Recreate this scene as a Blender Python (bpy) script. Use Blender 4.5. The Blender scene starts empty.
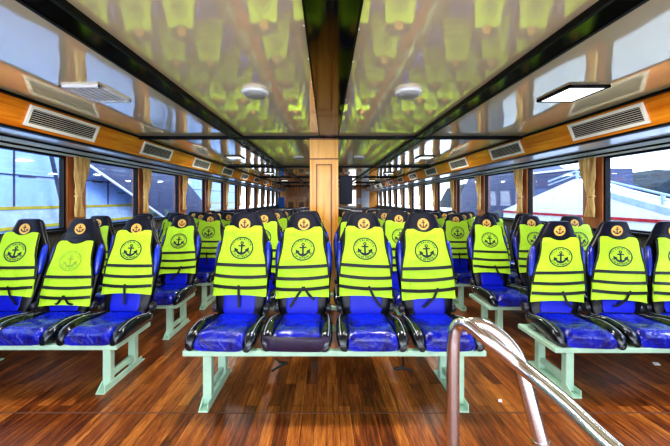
import bpy, math, random
from mathutils import Vector, Matrix
from mathutils.geometry import tessellate_polygon

random.seed(11)
sc = bpy.context.scene
COL = sc.collection
PI = math.pi
H = 1.275                      # eye height
F = 300.0                      # focal length in pixels
VX, VY = 327.0, 200.0          # vanishing point

def at(px, py, d):
    return Vector(((px - VX) * d / F, d, H - (py - VY) * d / F))

def floor_z(y):
    return -0.018 * (y - 1.8)

# ------------------------------------------------------------------ materials
def lin(h):
    h = h.lstrip('#')
    v = [int(h[i:i + 2], 16) / 255 for i in (0, 2, 4)]
    return tuple(((c + 0.055) / 1.055) ** 2.4 if c > 0.04045 else c / 12.92 for c in v) + (1,)

class NT:
    def __init__(self, name):
        self.m = bpy.data.materials.new(name)
        self.m.use_nodes = True
        self.t = self.m.node_tree
        self.b = self.t.nodes.get('Principled BSDF')
        self.out = self.t.nodes.get('Material Output')
    def n(self, typ, **kw):
        nd = self.t.nodes.new(typ)
        for k, v in kw.items():
            if k.startswith('i_'):
                nd.inputs[k[2:].replace('_', ' ')].default_value = v
            else:
                setattr(nd, k, v)
        return nd
    def l(self, a, b):
        self.t.links.new(a, b)
    def set(self, **kw):
        for k, v in kw.items():
            self.b.inputs[k.replace('_', ' ')].default_value = v
    def coord(self, scale=(1, 1, 1), obj=True, rot=(0, 0, 0)):
        tc = self.n('ShaderNodeTexCoord')
        mp = self.n('ShaderNodeMapping')
        mp.inputs['Scale'].default_value = scale
        mp.inputs['Rotation'].default_value = rot
        self.l(tc.outputs['Object' if obj else 'Generated'], mp.inputs['Vector'])
        return mp.outputs['Vector']
    def noise(self, vec, scale, detail=3.0, rough=0.5, dist=0.0):
        nz = self.n('ShaderNodeTexNoise')
        nz.inputs['Scale'].default_value = scale
        nz.inputs['Detail'].default_value = detail
        nz.inputs['Roughness'].default_value = rough
        nz.inputs['Distortion'].default_value = dist
        if vec is not None:
            self.l(vec, nz.inputs['Vector'])
        return nz
    def ramp(self, fac, stops):
        r = self.n('ShaderNodeValToRGB')
        e = r.color_ramp.elements
        while len(e) < len(stops):
            e.new(0.5)
        for i, (p, c) in enumerate(stops):
            e[i].position = p
            e[i].color = c
        self.l(fac, r.inputs['Fac'])
        return r.outputs['Color']
    def bump(self, h, strength=0.2, dist=0.01):
        b = self.n('ShaderNodeBump')
        b.inputs['Strength'].default_value = strength
        b.inputs['Distance'].default_value = dist
        self.l(h, b.inputs['Height'])
        self.l(b.outputs['Normal'], self.b.inputs['Normal'])

def simple(name, col, rough=0.5, metal=0.0, var=0.15, nscale=6.0, bump=0.0, bscale=40.0, coat=0.0, spec=None):
    t = NT(name)
    c = lin(col) if isinstance(col, str) else col
    v = t.coord()
    nz = t.noise(v, nscale, 4)
    lo = tuple(max(0, x * (1 - var)) for x in c[:3]) + (1,)
    hi = tuple(min(1, x * (1 + var)) for x in c[:3]) + (1,)
    t.l(t.ramp(nz.outputs['Fac'], [(0.3, lo), (0.7, hi)]), t.b.inputs['Base Color'])
    t.set(Roughness=rough, Metallic=metal)
    if coat:
        t.b.inputs['Coat Weight'].default_value = coat
        t.b.inputs['Coat Roughness'].default_value = 0.06
    if spec is not None:
        t.b.inputs['Specular IOR Level'].default_value = spec
    if bump:
        t.bump(t.noise(v, bscale, 4).outputs['Fac'], bump, 0.01)
    return t.m

M = {}
def vinyl(name, lo, hi, rough=0.2, bump=0.45, bs=14.0):
    t = NT(name)
    v = t.coord((1, 0.6, 1))
    n1 = t.noise(v, 7, 3, 0.6, 0.6)
    t.l(t.ramp(n1.outputs['Fac'], [(0.35, lin(lo)), (0.65, lin(hi))]), t.b.inputs['Base Color'])
    t.set(Roughness=rough)
    t.b.inputs['Coat Weight'].default_value = 0.5
    t.b.inputs['Coat Roughness'].default_value = 0.08
    t.bump(t.noise(v, bs, 4, 0.55, 1.6).outputs['Fac'], bump, 0.018)
    return t.m

M['blue'] = vinyl('blue_vinyl', '#040c66', '#0a26c4', 0.14, 1.0, 13.0)
M['sideblue'] = vinyl('side_blue_vinyl', '#0a1c8c', '#1a40c8', 0.25, 0.2)
M['backblue'] = simple('back_blue_vinyl', '#0c1cb8', 0.4, var=.2, bump=.2, bscale=14, spec=.3)
M['black'] = simple('black_vinyl', '#06070f', 0.3, var=.3, bump=.15, spec=.3)
M['bolster'] = vinyl('bolster_vinyl', '#05070c', '#0c1a26', 0.16, 0.35)
M['head'] = simple('headrest_vinyl', '#07081c', 0.36, var=.3, bump=.1, spec=.25)
M['purple'] = vinyl('purple_vinyl', '#1c0f2c', '#2a1a44', 0.3, 0.2)

def vest_mat():
    t = NT('vest_fabric')
    v = t.coord()
    n1 = t.noise(v, 5, 3)
    t.l(t.ramp(n1.outputs['Fac'], [(0.3, lin('#a0d014')), (0.7, lin('#b4e026'))]), t.b.inputs['Base Color'])
    t.set(Roughness=0.6)
    t.bump(t.noise(t.coord((1, 1, 0.6)), 9, 4, 0.5, 1.2).outputs['Fac'], 0.7, 0.03)
    return t.m
M['vest'] = vest_mat()
M['webbing'] = simple('black_webbing', '#06070a', 0.55, var=0.3, nscale=60)
M['ink'] = simple('emblem_ink', '#0b1626', 0.6)
M['ink_faded'] = simple('faded_emblem_ink', '#8fb22c', 0.6)
M['gold'] = simple('badge_gold', '#dcae50', 0.4, var=0.2, nscale=30)
M['badgeink'] = simple('badge_ink', '#3a2408', 0.5)
M['mint'] = simple('mint_paint', '#aed2ba', 0.4, var=0.08, nscale=12)
M['hinge'] = simple('hinge_plastic', '#2c2e36', 0.3, var=.2, nscale=40)
M['pipingwhite'] = simple('pale_piping', '#9aa0b4', 0.4)

def wood(name, dark, light, axis='y', rough=0.25, scale=1.0, coat=0.4):
    t = NT(name)
    s = {'x': (0.6, 9, 9), 'y': (9, 0.6, 9), 'z': (9, 9, 0.6)}[axis]
    v = t.coord(tuple(a * scale for a in s))
    n1 = t.noise(v, 2.0, 5, 0.6, 0.5)
    t.l(t.ramp(n1.outputs['Fac'], [(0.3, lin(dark)), (0.7, lin(light))]), t.b.inputs['Base Color'])
    t.set(Roughness=rough)
    t.b.inputs['Coat Weight'].default_value = coat
    t.b.inputs['Coat Roughness'].default_value = 0.08
    return t.m
M['fascia'] = wood('orange_wood', '#c2600a', '#f0982a', 'y', 0.25)
M['column'] = wood('honey_wood', '#e2962a', '#f8c05a', 'z', 0.35)
M['columndark'] = wood('brown_wood', '#6e380c', '#96541a', 'z', 0.35)
M['pillar'] = wood('red_brown_wood', '#8a4a22', '#c07840', 'z', 0.4)
M['backwood'] = wood('back_wall_wood', '#b0661a', '#e8a040', 'z', 0.35)

def floor_mat():
    t = NT('floor_planks')
    v = t.coord((1, 1, 1), rot=(0, 0, PI / 2))
    br = t.n('ShaderNodeTexBrick')
    br.offset = 0.37
    br.inputs['Color1'].default_value = (0.0, 0.0, 0.0, 1)
    br.inputs['Color2'].default_value = (1, 1, 1, 1)
    br.inputs['Mortar'].default_value = (0.5, 0.5, 0.5, 1)
    br.inputs['Scale'].default_value = 1.0
    br.inputs['Mortar Size'].default_value = 0.0015
    br.inputs['Brick Width'].default_value = 0.62
    br.inputs['Row Height'].default_value = 0.072
    t.l(v, br.inputs['Vector'])
    gv = t.coord((14, 1.3, 1))
    n1 = t.noise(gv, 3.0, 7, 0.75, 0.9)
    n2 = t.noise(t.coord((1, 1, 1)), 1.2, 3)
    a = t.n('ShaderNodeMath', operation='MULTIPLY_ADD')
    t.l(br.outputs['Color'], a.inputs[0]); a.inputs[1].default_value = 0.21
    t.l(n1.outputs['Fac'], a.inputs[2])
    b = t.n('ShaderNodeMath', operation='MULTIPLY_ADD')
    t.l(n2.outputs['Fac'], b.inputs[0]); b.inputs[1].default_value = 0.25
    t.l(a.outputs[0], b.inputs[2])
    col = t.ramp(b.outputs[0], [(0.42, lin('#180903')), (0.60, lin('#56260b')), (0.76, lin('#8c4a18')), (0.97, lin('#c88038'))])
    mx = t.n('ShaderNodeMix', data_type='RGBA')
    t.l(br.outputs['Fac'], mx.inputs['Factor'])
    t.l(col, mx.inputs['A'])
    mx.inputs['B'].default_value = lin('#1c0a05')
    t.l(mx.outputs['Result'], t.b.inputs['Base Color'])
    t.set(Roughness=0.35)
    t.bump(n1.outputs['Fac'], 0.15, 0.004)
    return t.m
M['floor'] = floor_mat()

def ceil_mat(name, col, wav, rough=0.07, refl=0.55, bmp=0.3):
    t = NT(name)
    t.set(Base_Color=lin(col), Roughness=rough, Metallic=refl)
    v = t.coord((1, 0.6, 1))
    n1 = t.noise(v, wav, 2, 0.4)
    t.bump(n1.outputs['Fac'], bmp, 0.02)
    return t.m
M['ceiling'] = ceil_mat('lacquered_ceiling', '#fff0cc', 1.6, 0.05, 0.34, 0.06)
M['ceilside'] = ceil_mat('lacquered_side_ceiling', '#fff4d0', 1.1, 0.05, 0.42, 1.0)
M['soffit'] = ceil_mat('soffit_panel', '#f0f2ee', 2.5, 0.15, 0.25)
M['blackgloss'] = simple('black_gloss', '#040503', 0.10, var=0.3, spec=0.35)
M['browngloss'] = simple('brown_gloss', '#140803', 0.15, var=0.3, spec=0.4)
M['blackmatte'] = simple('black_trim', '#07080a', 0.5, spec=0.2)
M['ventframe'] = simple('vent_frame', '#f2eee2', 0.4, var=0.06)
M['ventslat'] = simple('vent_slat', '#c8c4b6', 0.5, var=0.1)
M['ventback'] = simple('vent_dark', '#0a0907', 0.8, spec=.1)
M['lampgrey'] = simple('lamp_grey', '#9a9994', 0.35, var=0.08)
M['lampdark'] = simple('lamp_mesh', '#55565a', 0.5, var=0.25, nscale=80)
M['white'] = simple('white_paint', '#e8eaec', 0.4, var=0.04)
M['screwmetal'] = simple('bright_metal', '#f0f0ea', 0.3, metal=0.5)
M['lowwall'] = simple('lower_wall', '#4a4440', 0.5)
M['tv'] = simple('screen_black', '#0c1226', 0.45, spec=.2)

def chrome():
    t = NT('polished_steel')
    t.set(Base_Color=lin('#e2e0e2'), Metallic=1.0, Roughness=0.2)
    v = t.coord()
    t.bump(t.noise(v, 9, 2).outputs['Fac'], 0.05, 0.01)
    return t.m
M['steel'] = chrome()

def curtain_mat():
    t = NT('gold_curtain')
    v = t.coord((1, 1, 0.15))
    n1 = t.noise(v, 22, 3)
    t.l(t.ramp(n1.outputs['Fac'], [(0.3, lin('#a87c30')), (0.7, lin('#e8c478'))]), t.b.inputs['Base Color'])
    t.set(Roughness=0.45)
    t.b.inputs['Sheen Weight'].default_value = 0.3
    return t.m
M['curtain'] = curtain_mat()

def glass_mat():
    t = NT('window_glass')
    tr = t.n('ShaderNodeBsdfTransparent')
    tr.inputs['Color'].default_value = (0.90, 0.94, 0.98, 1)
    gl = t.n('ShaderNodeBsdfGlossy')
    gl.inputs['Roughness'].default_value = 0.03
    v = t.coord((1, 1, 1))
    nz = t.noise(v, 30, 4)
    mm = t.n('ShaderNodeMapRange')
    mm.inputs['To Min'].default_value = 0.04
    mm.inputs['To Max'].default_value = 0.12
    t.l(nz.outputs['Fac'], mm.inputs['Value'])
    mx = t.n('ShaderNodeMixShader')
    t.l(mm.outputs['Result'], mx.inputs[0])
    t.l(tr.outputs[0], mx.inputs[1])
    t.l(gl.outputs[0], mx.inputs[2])
    t.l(mx.outputs[0], t.out.inputs['Surface'])
    return t.m
M['glass'] = glass_mat()

def emit(name, col, s):
    t = NT(name)
    v = t.coord()
    nz = t.noise(v, 3)
    c = lin(col)
    t.l(t.ramp(nz.outputs['Fac'], [(0, tuple(x * 0.9 for x in c[:3]) + (1,)), (1, c)]), t.b.inputs['Emission Color'])
    t.set(Base_Color=c)
    t.b.inputs['Emission Strength'].default_value = s
    return t.m
M['glowwhite'] = emit('white_glow', '#ffffff', 1.6)

M['boatwhite'] = simple('boat_white', '#e4eaf6', 0.5, var=0.06)
M['boatblue'] = simple('boat_pale_blue', '#90b0ec', 0.5, var=0.10, nscale=3)
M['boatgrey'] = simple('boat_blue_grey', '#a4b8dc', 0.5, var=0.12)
M['slate'] = simple('slate_panel', '#343e60', 0.5, var=0.25, nscale=14)
M['olive'] = simple('olive_stripe', '#a89a2c', 0.5)
M['red'] = simple('red_stripe', '#b01c2c', 0.5)
M['seam'] = simple('dark_seam', '#22304e', 0.5)
M['poster'] = simple('blue_poster', '#2a7cd0', 0.5)
M['sea'] = simple('sea_water', '#d2dfec', 0.25, var=0.2, bump=0.3, bscale=2)
def hill_mat():
    t = NT('forest_hill')
    v = t.coord()
    n1 = t.noise(v, 1.4, 6, 0.7)
    t.l(t.ramp(n1.outputs['Fac'], [(0.4, lin('#050d14')), (0.6, lin('#1a3038'))]), t.b.inputs['Base Color'])
    t.set(Roughness=0.9)
    return t.m
M['hill'] = hill_mat()

# ------------------------------------------------------------------ mesh builder
class MB:
    def __init__(self):
        self.v, self.f, self.mi, self.mats = [], [], [], []
    def slot(self, m):
        if m not in self.mats:
            self.mats.append(m)
        return self.mats.index(m)
    def add(self, verts, faces, m):
        b = len(self.v)
        k = self.slot(m)
        self.v.extend(Vector(p) for p in verts)
        for f in faces:
            self.f.append(tuple(b + i for i in f))
            self.mi.append(k)
        return self
    def box(self, lo, hi, m, bev=0.0):
        x0, y0, z0 = lo; x1, y1, z1 = hi
        if bev <= 0:
            vs = [(x, y, z) for x in (x0, x1) for y in (y0, y1) for z in (z0, z1)]
            fs = [(0, 1, 3, 2), (4, 6, 7, 5), (0, 4, 5, 1), (2, 3, 7, 6), (0, 2, 6, 4), (1, 5, 7, 3)]
            return self.add(vs, fs, m)
        c = [(x0 + x1) / 2, (y0 + y1) / 2, (z0 + z1) / 2]
        h = [(x1 - x0) / 2, (y1 - y0) / 2, (z1 - z0) / 2]
        bev = min(bev, min(h) * 0.9)
        vs, idx = [], {}
        for sx in (-1, 1):
            for sy in (-1, 1):
                for sz in (-1, 1):
                    s = (sx, sy, sz)
                    for a in range(3):
                        p = [c[i] + s[i] * (h[i] - (0 if i == a else bev)) for i in range(3)]
                        idx[(s, a)] = len(vs); vs.append(p)
        fs = []
        for a in range(3):
            o = [i for i in range(3) if i != a]
            for sg in (-1, 1):
                q = []
                for (u, w) in ((-1, -1), (1, -1), (1, 1), (-1, 1)):
                    s = [0, 0, 0]; s[a] = sg; s[o[0]] = u; s[o[1]] = w
                    q.append(idx[(tuple(s), a)])
                fs.append(tuple(q))
        for a in range(3):
            b_, c_ = [i for i in range(3) if i != a]
            for sb in (-1, 1):
                for s2 in (-1, 1):
                    q = []
                    for sa, ax in ((-1, b_), (1, b_), (1, c_), (-1, c_)):
                        s = [0, 0, 0]; s[a] = sa; s[b_] = sb; s[c_] = s2
                        q.append(idx[(tuple(s), ax)])
                    fs.append(tuple(q))
        for sx in (-1, 1):
            for sy in (-1, 1):
                for sz in (-1, 1):
                    fs.append(tuple(idx[((sx, sy, sz), a)] for a in range(3)))
        return self.add(vs, fs, m)
    def loft(self, rings, m, cap=True, closed=True):
        n = len(rings[0])
        vs = [p for r in rings for p in r]
        fs = []
        for i in range(len(rings) - 1):
            for j in range(n if closed else n - 1):
                k = (j + 1) % n
                fs.append((i * n + j, i * n + k, (i + 1) * n + k, (i + 1) * n + j))
        if cap and closed:
            fs.append(tuple(range(n - 1, -1, -1)))
            fs.append(tuple((len(rings) - 1) * n + j for j in range(n)))
        return self.add(vs, fs, m)
    def tube(self, pts, r, m, n=10):
        pts = [Vector(p) for p in pts]
        rings = []
        up = Vector((0, 0, 1))
        prev = None
        for i, p in enumerate(pts):
            d = (pts[min(i + 1, len(pts) - 1)] - pts[max(i - 1, 0)]).normalized()
            if prev is None:
                a = d.cross(up)
                if a.length < 1e-3:
                    a = d.cross(Vector((0, 1, 0)))
                a.normalize()
            else:
                a = (prev - d * prev.dot(d)).normalized()
            prev = a
            b = d.cross(a)
            rr = r[i] if isinstance(r, (list, tuple)) else r
            rings.append([p + (a * math.cos(t) + b * math.sin(t)) * rr for t in (2 * PI * k / n for k in range(n))])
        return self.loft(rings, m)
    def strip(self, pts, half, m, nrm=(0, -1, 0), th=0.0):
        pts = [Vector(p) for p in pts]
        nrm = Vector(nrm)
        vs, fs = [], []
        for i, p in enumerate(pts):
            d = (pts[min(i + 1, len(pts) - 1)] - pts[max(i - 1, 0)]).normalized()
            s = d.cross(nrm).normalized() * half
            vs += [p - s, p + s]
        for i in range(len(pts) - 1):
            fs.append((2 * i, 2 * i + 1, 2 * i + 3, 2 * i + 2))
        return self.add(vs, fs, m)
    def merge(self, o):
        b = len(self.v)
        self.v.extend(o.v)
        for f, k in zip(o.f, o.mi):
            self.f.append(tuple(b + i for i in f))
            self.mi.append(self.slot(o.mats[k]))
        return self
    def mesh(self, name, smooth=True, recalc=True):
        me = bpy.data.meshes.new(name)
        me.from_pydata([tuple(p) for p in self.v], [], self.f)
        for m in self.mats:
            me.materials.append(m)
        me.polygons.foreach_set('material_index', self.mi)
        if recalc:
            import bmesh
            bm = bmesh.new(); bm.from_mesh(me)
            bmesh.ops.recalc_face_normals(bm, faces=bm.faces)
            bm.to_mesh(me); bm.free()
        me.polygons.foreach_set('use_smooth', [smooth] * len(me.polygons))
        if smooth:
            try:
                me.set_sharp_from_angle(angle=math.radians(42))
            except Exception:
                pass
        me.update()
        return me

def link(name, me, parent=None, loc=None, rot=None):
    o = bpy.data.objects.new(name, me)
    COL.objects.link(o)
    if parent is not None:
        o.parent = parent
    if loc is not None:
        o.location = loc
    if rot is not None:
        o.rotation_euler = rot
    return o

def obj(name, mb, parent=None, smooth=True, recalc=True):
    return link(name, mb.mesh(name, smooth, recalc), parent)

def thing(name, label, cat, loc=(0, 0, 0), rotz=0.0, group=None):
    o = bpy.data.objects.new(name, None)
    COL.objects.link(o)
    o.empty_display_size = 0.05
    o.location = loc
    o.rotation_euler = (0, 0, rotz)
    tag(o, label, cat, group)
    return o

def tag(o, label, cat, group=None):
    o['label'] = label
    o['category'] = cat
    if group:
        o['group'] = group
    return o

def struct(name, mb, parent=None, smooth=False):
    o = obj(name, mb, parent, smooth)
    if parent is None:
        o['kind'] = 'structure'
    return o

def interp(tab, s):
    if s <= tab[0][0]:
        return tab[0][1]
    for (a, va), (b, vb) in zip(tab, tab[1:]):
        if s <= b:
            t = (s - a) / (b - a)
            t = t * t * (3 - 2 * t) * 0.5 + t * 0.5
            return va + (vb - va) * t
    return tab[-1][1]

# ------------------------------------------------------------------ the seat
SY0, SZ0 = 0.40, 0.085
def backmap(key):
    lean, shear = key
    c, s = math.cos(lean), math.sin(lean)
    def f(x, t, q):            # x sideways, t towards the rear, q up along the backrest
        bend = 0.0
        if q > 0.5:
            bend = -0.35 * (q - 0.5) ** 2
        return Vector((x + shear * max(q, 0), SY0 + q * s + (t + bend) * c, SZ0 + q * c - (t + bend) * s))
    return f

WB = [(-0.02, .160), (.03, .178), (.10, .190), (.2, .202), (.32, .214), (.42, .219), (.49, .209), (.54, .186), (.59, .160), (.62, .148)]
WH = [(.56, .150), (.60, .149), (.65, .134), (.70, .115), (.728, .100), (.742, .074)]

def ring_back(fm, q, w, th, n=28, curl=0.0, e=0.6):
    r = []
    for k in range(n):
        a = 2 * PI * k / n
        cx, cy = math.cos(a), math.sin(a)
        x = w * math.copysign(abs(cx) ** e, cx)
        t = th * math.copysign(abs(cy) ** 0.8, cy)
        t -= curl * (abs(x) / max(w, 1e-3)) ** 4
        r.append(fm(x, t, q))
    return r

def ellipsoid(fm, cx, ct, cq, hx, ht, hq, m, n=14, rows=10, ex=0.75):
    rings = []
    for i in range(rows + 1):
        b = -PI / 2 + PI * i / rows
        s, c = math.sin(b), max(math.cos(b), 0.02) ** ex
        rings.append([fm(cx + hx * c * math.cos(2 * PI * k / n), ct + ht * c * math.sin(2 * PI * k / n), cq + hq * s) for k in range(n)])
    return MB().loft(rings, m)

def anchor_polys():
    P = []
    P.append([(-.14, -.85), (.14, -.85), (.12, .62), (-.12, .62)])
    P.append([(-.52, .26), (.52, .26), (.52, .48), (-.52, .48)])
    n = 14
    for k in range(n):
        a0, a1 = 2 * PI * k / n, 2 * PI * (k + 1) / n
        P.append([(.26 * math.cos(a0), .80 + .26 * math.sin(a0)), (.26 * math.cos(a1), .80 + .26 * math.sin(a1)),
                  (.10 * math.cos(a1), .80 + .10 * math.sin(a1)), (.10 * math.cos(a0), .80 + .10 * math.sin(a0))])
    n = 12
    for k in range(n):
        a0 = math.radians(205 + 130 * k / n); a1 = math.radians(205 + 130 * (k + 1) / n)
        def wd(i):
            return 0.12 + 0.09 * (1 - abs(2 * i / n - 1))
        c0, c1 = wd(k), wd(k + 1)
        P.append([((.80 + c0) * math.cos(a0), -.02 + (.80 + c0) * math.sin(a0)), ((.80 + c1) * math.cos(a1), -.02 + (.80 + c1) * math.sin(a1)),
                  ((.80 - c1) * math.cos(a1), -.02 + (.80 - c1) * math.sin(a1)), ((.80 - c0) * math.cos(a0), -.02 + (.80 - c0) * math.sin(a0))])
    for s in (-1, 1):
        P.append([(s * 1.08, .14), (s * .42, -.24), (s * 1.0, -.62)] if s > 0 else [(s * 1.08, .14), (s * 1.0, -.62), (s * .42, -.24)])
    P.append([(-.2, -.78), (0, -1.08), (.2, -.78)])
    return P
ANCH = anchor_polys()

def ring_polys(R0, R1, n=36):
    return [[(R0 * math.cos(2 * PI * k / n), R0 * math.sin(2 * PI * k / n)), (R1 * math.cos(2 * PI * k / n), R1 * math.sin(2 * PI * k / n)),
             (R1 * math.cos(2 * PI * (k + 1) / n), R1 * math.sin(2 * PI * (k + 1) / n)), (R0 * math.cos(2 * PI * (k + 1) / n), R0 * math.sin(2 * PI * (k + 1) / n))] for k in range(n)]

def decal(mb, polys, m, fn, scale, cx, cq):
    for p in polys:
        vs = [fn(cx + x * scale, cq + y * scale) for x, y in p]
        mb.add(vs, [tuple(range(len(vs)))], m)

def ringtext():
    P = []
    rnd = random.Random(5)
    def glyph(a, flip):
        r0, r1 = .73, .90
        w = 0.085
        def pt(u, v):
            ang = a + (-u if not flip else u) * w
            r = (r0 + (r1 - r0) * v) if not flip else (r1 - (r1 - r0) * v)
            return (r * math.cos(ang), r * math.sin(ang))
        k = rnd.randrange(4)
        bars = [[(-.8, 0, -.15, 1)], [(-.8, 0, -.15, 1), (.25, 0, .8, 1), (-.8, .38, .8, .62)], [(-.3, 0, .3, 1), (-.8, .75, .8, 1)], [(-.8, 0, -.15, 1), (-.8, .75, .8, 1), (-.8, 0, .8, .25)]][k]
        for (u0, v0, u1, v1) in bars:
            P.append([pt(u0, v0), pt(u1, v0), pt(u1, v1), pt(u0, v1)])
    for i in range(11):
        glyph(math.radians(160 - 140 * i / 10), False)
    for i in range(13):
        glyph(math.radians(205 + 130 * i / 12), True)
    return P
RTXT = ringtext()
FULLRING = ring_polys(.955, 1.06)

def build_seat(lean, purple=False):
    fm = backmap(lean)
    S = {}
    # cushion: blue middle
    rings = []
    ny = 14
    for i in range(ny + 1):
        v = i / ny
        y = 0.004 + 0.415 * v
        w = 0.150 - 0.010 * v
        top = 0.100 + 0.012 * math.sin(PI * min(1, v * 1.6)) - 0.004 * v * v
        r = []
        if v < 0.12:
            k = (v / 0.12)
            top = 0.066 + (top - 0.066) * math.sqrt(1 - (1 - k) ** 2)
        n = 26
        zc = top / 2 + 0.001
        for j in range(n):
            a = 2 * PI * j / n
            cx, cz = math.cos(a), math.sin(a)
            x = w * math.copysign(abs(cx) ** 0.35, cx)
            z = zc + (top / 2) * math.copysign(abs(cz) ** 0.5, cz)
            if cz > 0:
                z -= 0.010 * math.sin(PI * v) * (1 - (x / w) ** 2)
            r.append((x, y, z))
        rings.append(r)
    S['cushion'] = MB().loft(rings, M['purple'] if False else M['blue'])
    if purple:
        lip = MB()
        rr = []
        for j in range(13):
            a = -1 + 2 * j / 12
            x = a * 0.200
            yf = -0.006 + 0.02 * abs(a) ** 6
            rr.append([(x, yf, 0.004), (x, yf - 0.006, 0.04), (x, yf, 0.078), (x, yf + 0.02, 0.084), (x, yf + 0.008, 0.04)])
        lip.loft(rr, M['purple'])
        S['front_lip'] = lip
    for s, nm in ((-1, 'bolster'), (1, 'bolster2')):
        rings = []
        for i in range(15):
            v = i / 14
            y = -0.002 + 0.43 * v
            env = math.sqrt(max(0.0, 1 - (1 - min(1, v / 0.16)) ** 2)) * 0.9 + 0.1
            envb = math.sqrt(max(0.0, 1 - max(0, (v - 0.86) / 0.14) ** 2)) * 0.75 + 0.25
            hw = 0.041 * (0.45 + 0.55 * env) * envb
            top = (0.085 + 0.032 * math.sin(PI * min(1, v * 1.25))) * (0.5 + 0.5 * env) * envb
            cx = s * (0.179 + 0.008 * math.sin(PI * v) - 0.016 * v)
            r = []
            for j in range(16):
                a = 2 * PI * j / 16
                ca, sa = math.cos(a), math.sin(a)
                r.append((cx + hw * math.copysign(abs(ca) ** .7, ca) + s * 0.006 * sa, y, 0.002 + top / 2 + top / 2 * math.copysign(abs(sa) ** .8, sa)))
            rings.append(r)
        mb = MB().loft(rings, M['bolster'])
        # pale piping along the bolster's crest
        pp = []
        for i in range(1, 14):
            v = i / 14
            env = math.sqrt(max(0.0, 1 - (1 - min(1, v / 0.16)) ** 2)) * 0.9 + 0.1
            envb = math.sqrt(max(0.0, 1 - max(0, (v - 0.86) / 0.14) ** 2)) * 0.75 + 0.25
            top = (0.085 + 0.032 * math.sin(PI * min(1, v * 1.25))) * (0.5 + 0.5 * env) * envb
            cx = s * (0.179 + 0.008 * math.sin(PI * v) - 0.016 * v)
            pp.append((cx + s * 0.018 * env * envb, -0.002 + 0.43 * v, 0.0045 + top * 0.955))
        mb.tube(pp, 0.0028, M['pipingwhite'], 5)
        S[nm] = mb
    # backrest shell
    rings = []
    for i in range(25):
        q = -0.02 + 0.64 * i / 24
        w = interp(WB, q)
        th = 0.045 if q > 0.03 else 0.035
        rings.append(ring_back(fm, q, w, th, curl=0.006))
    mb = MB().loft(rings, M['black'])
    S['backrest'] = mb
    # blue middle pad low on the back
    rings = []
    for i in range(11):
        q = 0.0 + 0.30 * i / 10
        w = 0.115 * (1 if 0 < i < 10 else 0.9)
        tt = 0.006 if 0 < i < 10 else 0.001
        rings.append([fm(w * math.copysign(abs(math.cos(a)) ** .4, math.cos(a)), -0.044 + tt * math.sin(a), q) for a in (2 * PI * k / 18 for k in range(18))])
    S['lumbar_pad'] = MB().loft(rings, M['backblue'])
    S['side_pad'] = ellipsoid(fm, -0.186, -0.024, .395, .026, .028, .130, M['sideblue'])
    S['side_pad2'] = ellipsoid(fm, 0.186, -0.024, .395, .026, .028, .130, M['sideblue'])
    for s_, nm in ((-1, 'recline_hinge'), (1, 'recline_hinge2')):
        c0 = fm(0, 0.01, 0.035)
        rg = []
        for r_, x_ in ((.004, .176), (.034, .176), (.036, .196), (.030, .206), (.012, .208), (.010, .212), (.002, .212)):
            rg.append([(s_ * x_, c0.y + r_ * math.cos(2 * PI * k / 16), c0.z + r_ * math.sin(2 * PI * k / 16)) for k in range(16)])
        S[nm] = MB().loft(rg, M['hinge'])
    # headrest
    rings = []
    for i in range(15):
        q = .56 + .182 * i / 14
        w = interp(WH, q)
        th = 0.047 - 0.014 * (i / 14)
        if i == 14:
            th = 0.014
        rings.append(ring_back(fm, q, w, th, 24, 0.0, 0.62))
    S['headrest'] = MB().loft(rings, M['head'])
    b = MB()
    n = 20
    cq, R = .648, .048
    fr = lambda x, q: fm(x, -0.0475 + 0.4 * x * x + max(0, (q - .58)) * 0.045, q)
    b.add([fr(0, cq)] + [fr(R * math.cos(2 * PI * k / n), cq + R * math.sin(2 * PI * k / n)) for k in range(n)], [(0, 1 + k, 1 + (k + 1) % n) for k in range(n)], M['gold'])
    fr2 = lambda x, q: fm(x, -0.0487 + 0.4 * x * x + max(0, (q - .58)) * 0.045, q)
    decal(b, ANCH, M['badgeink'], fr2, 0.030, 0, cq)
    decal(b, ring_polys(.93, 1.0, 20), M['badgeink'], fr2, R, 0, cq)
    S['badge'] = b
    return S

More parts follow.
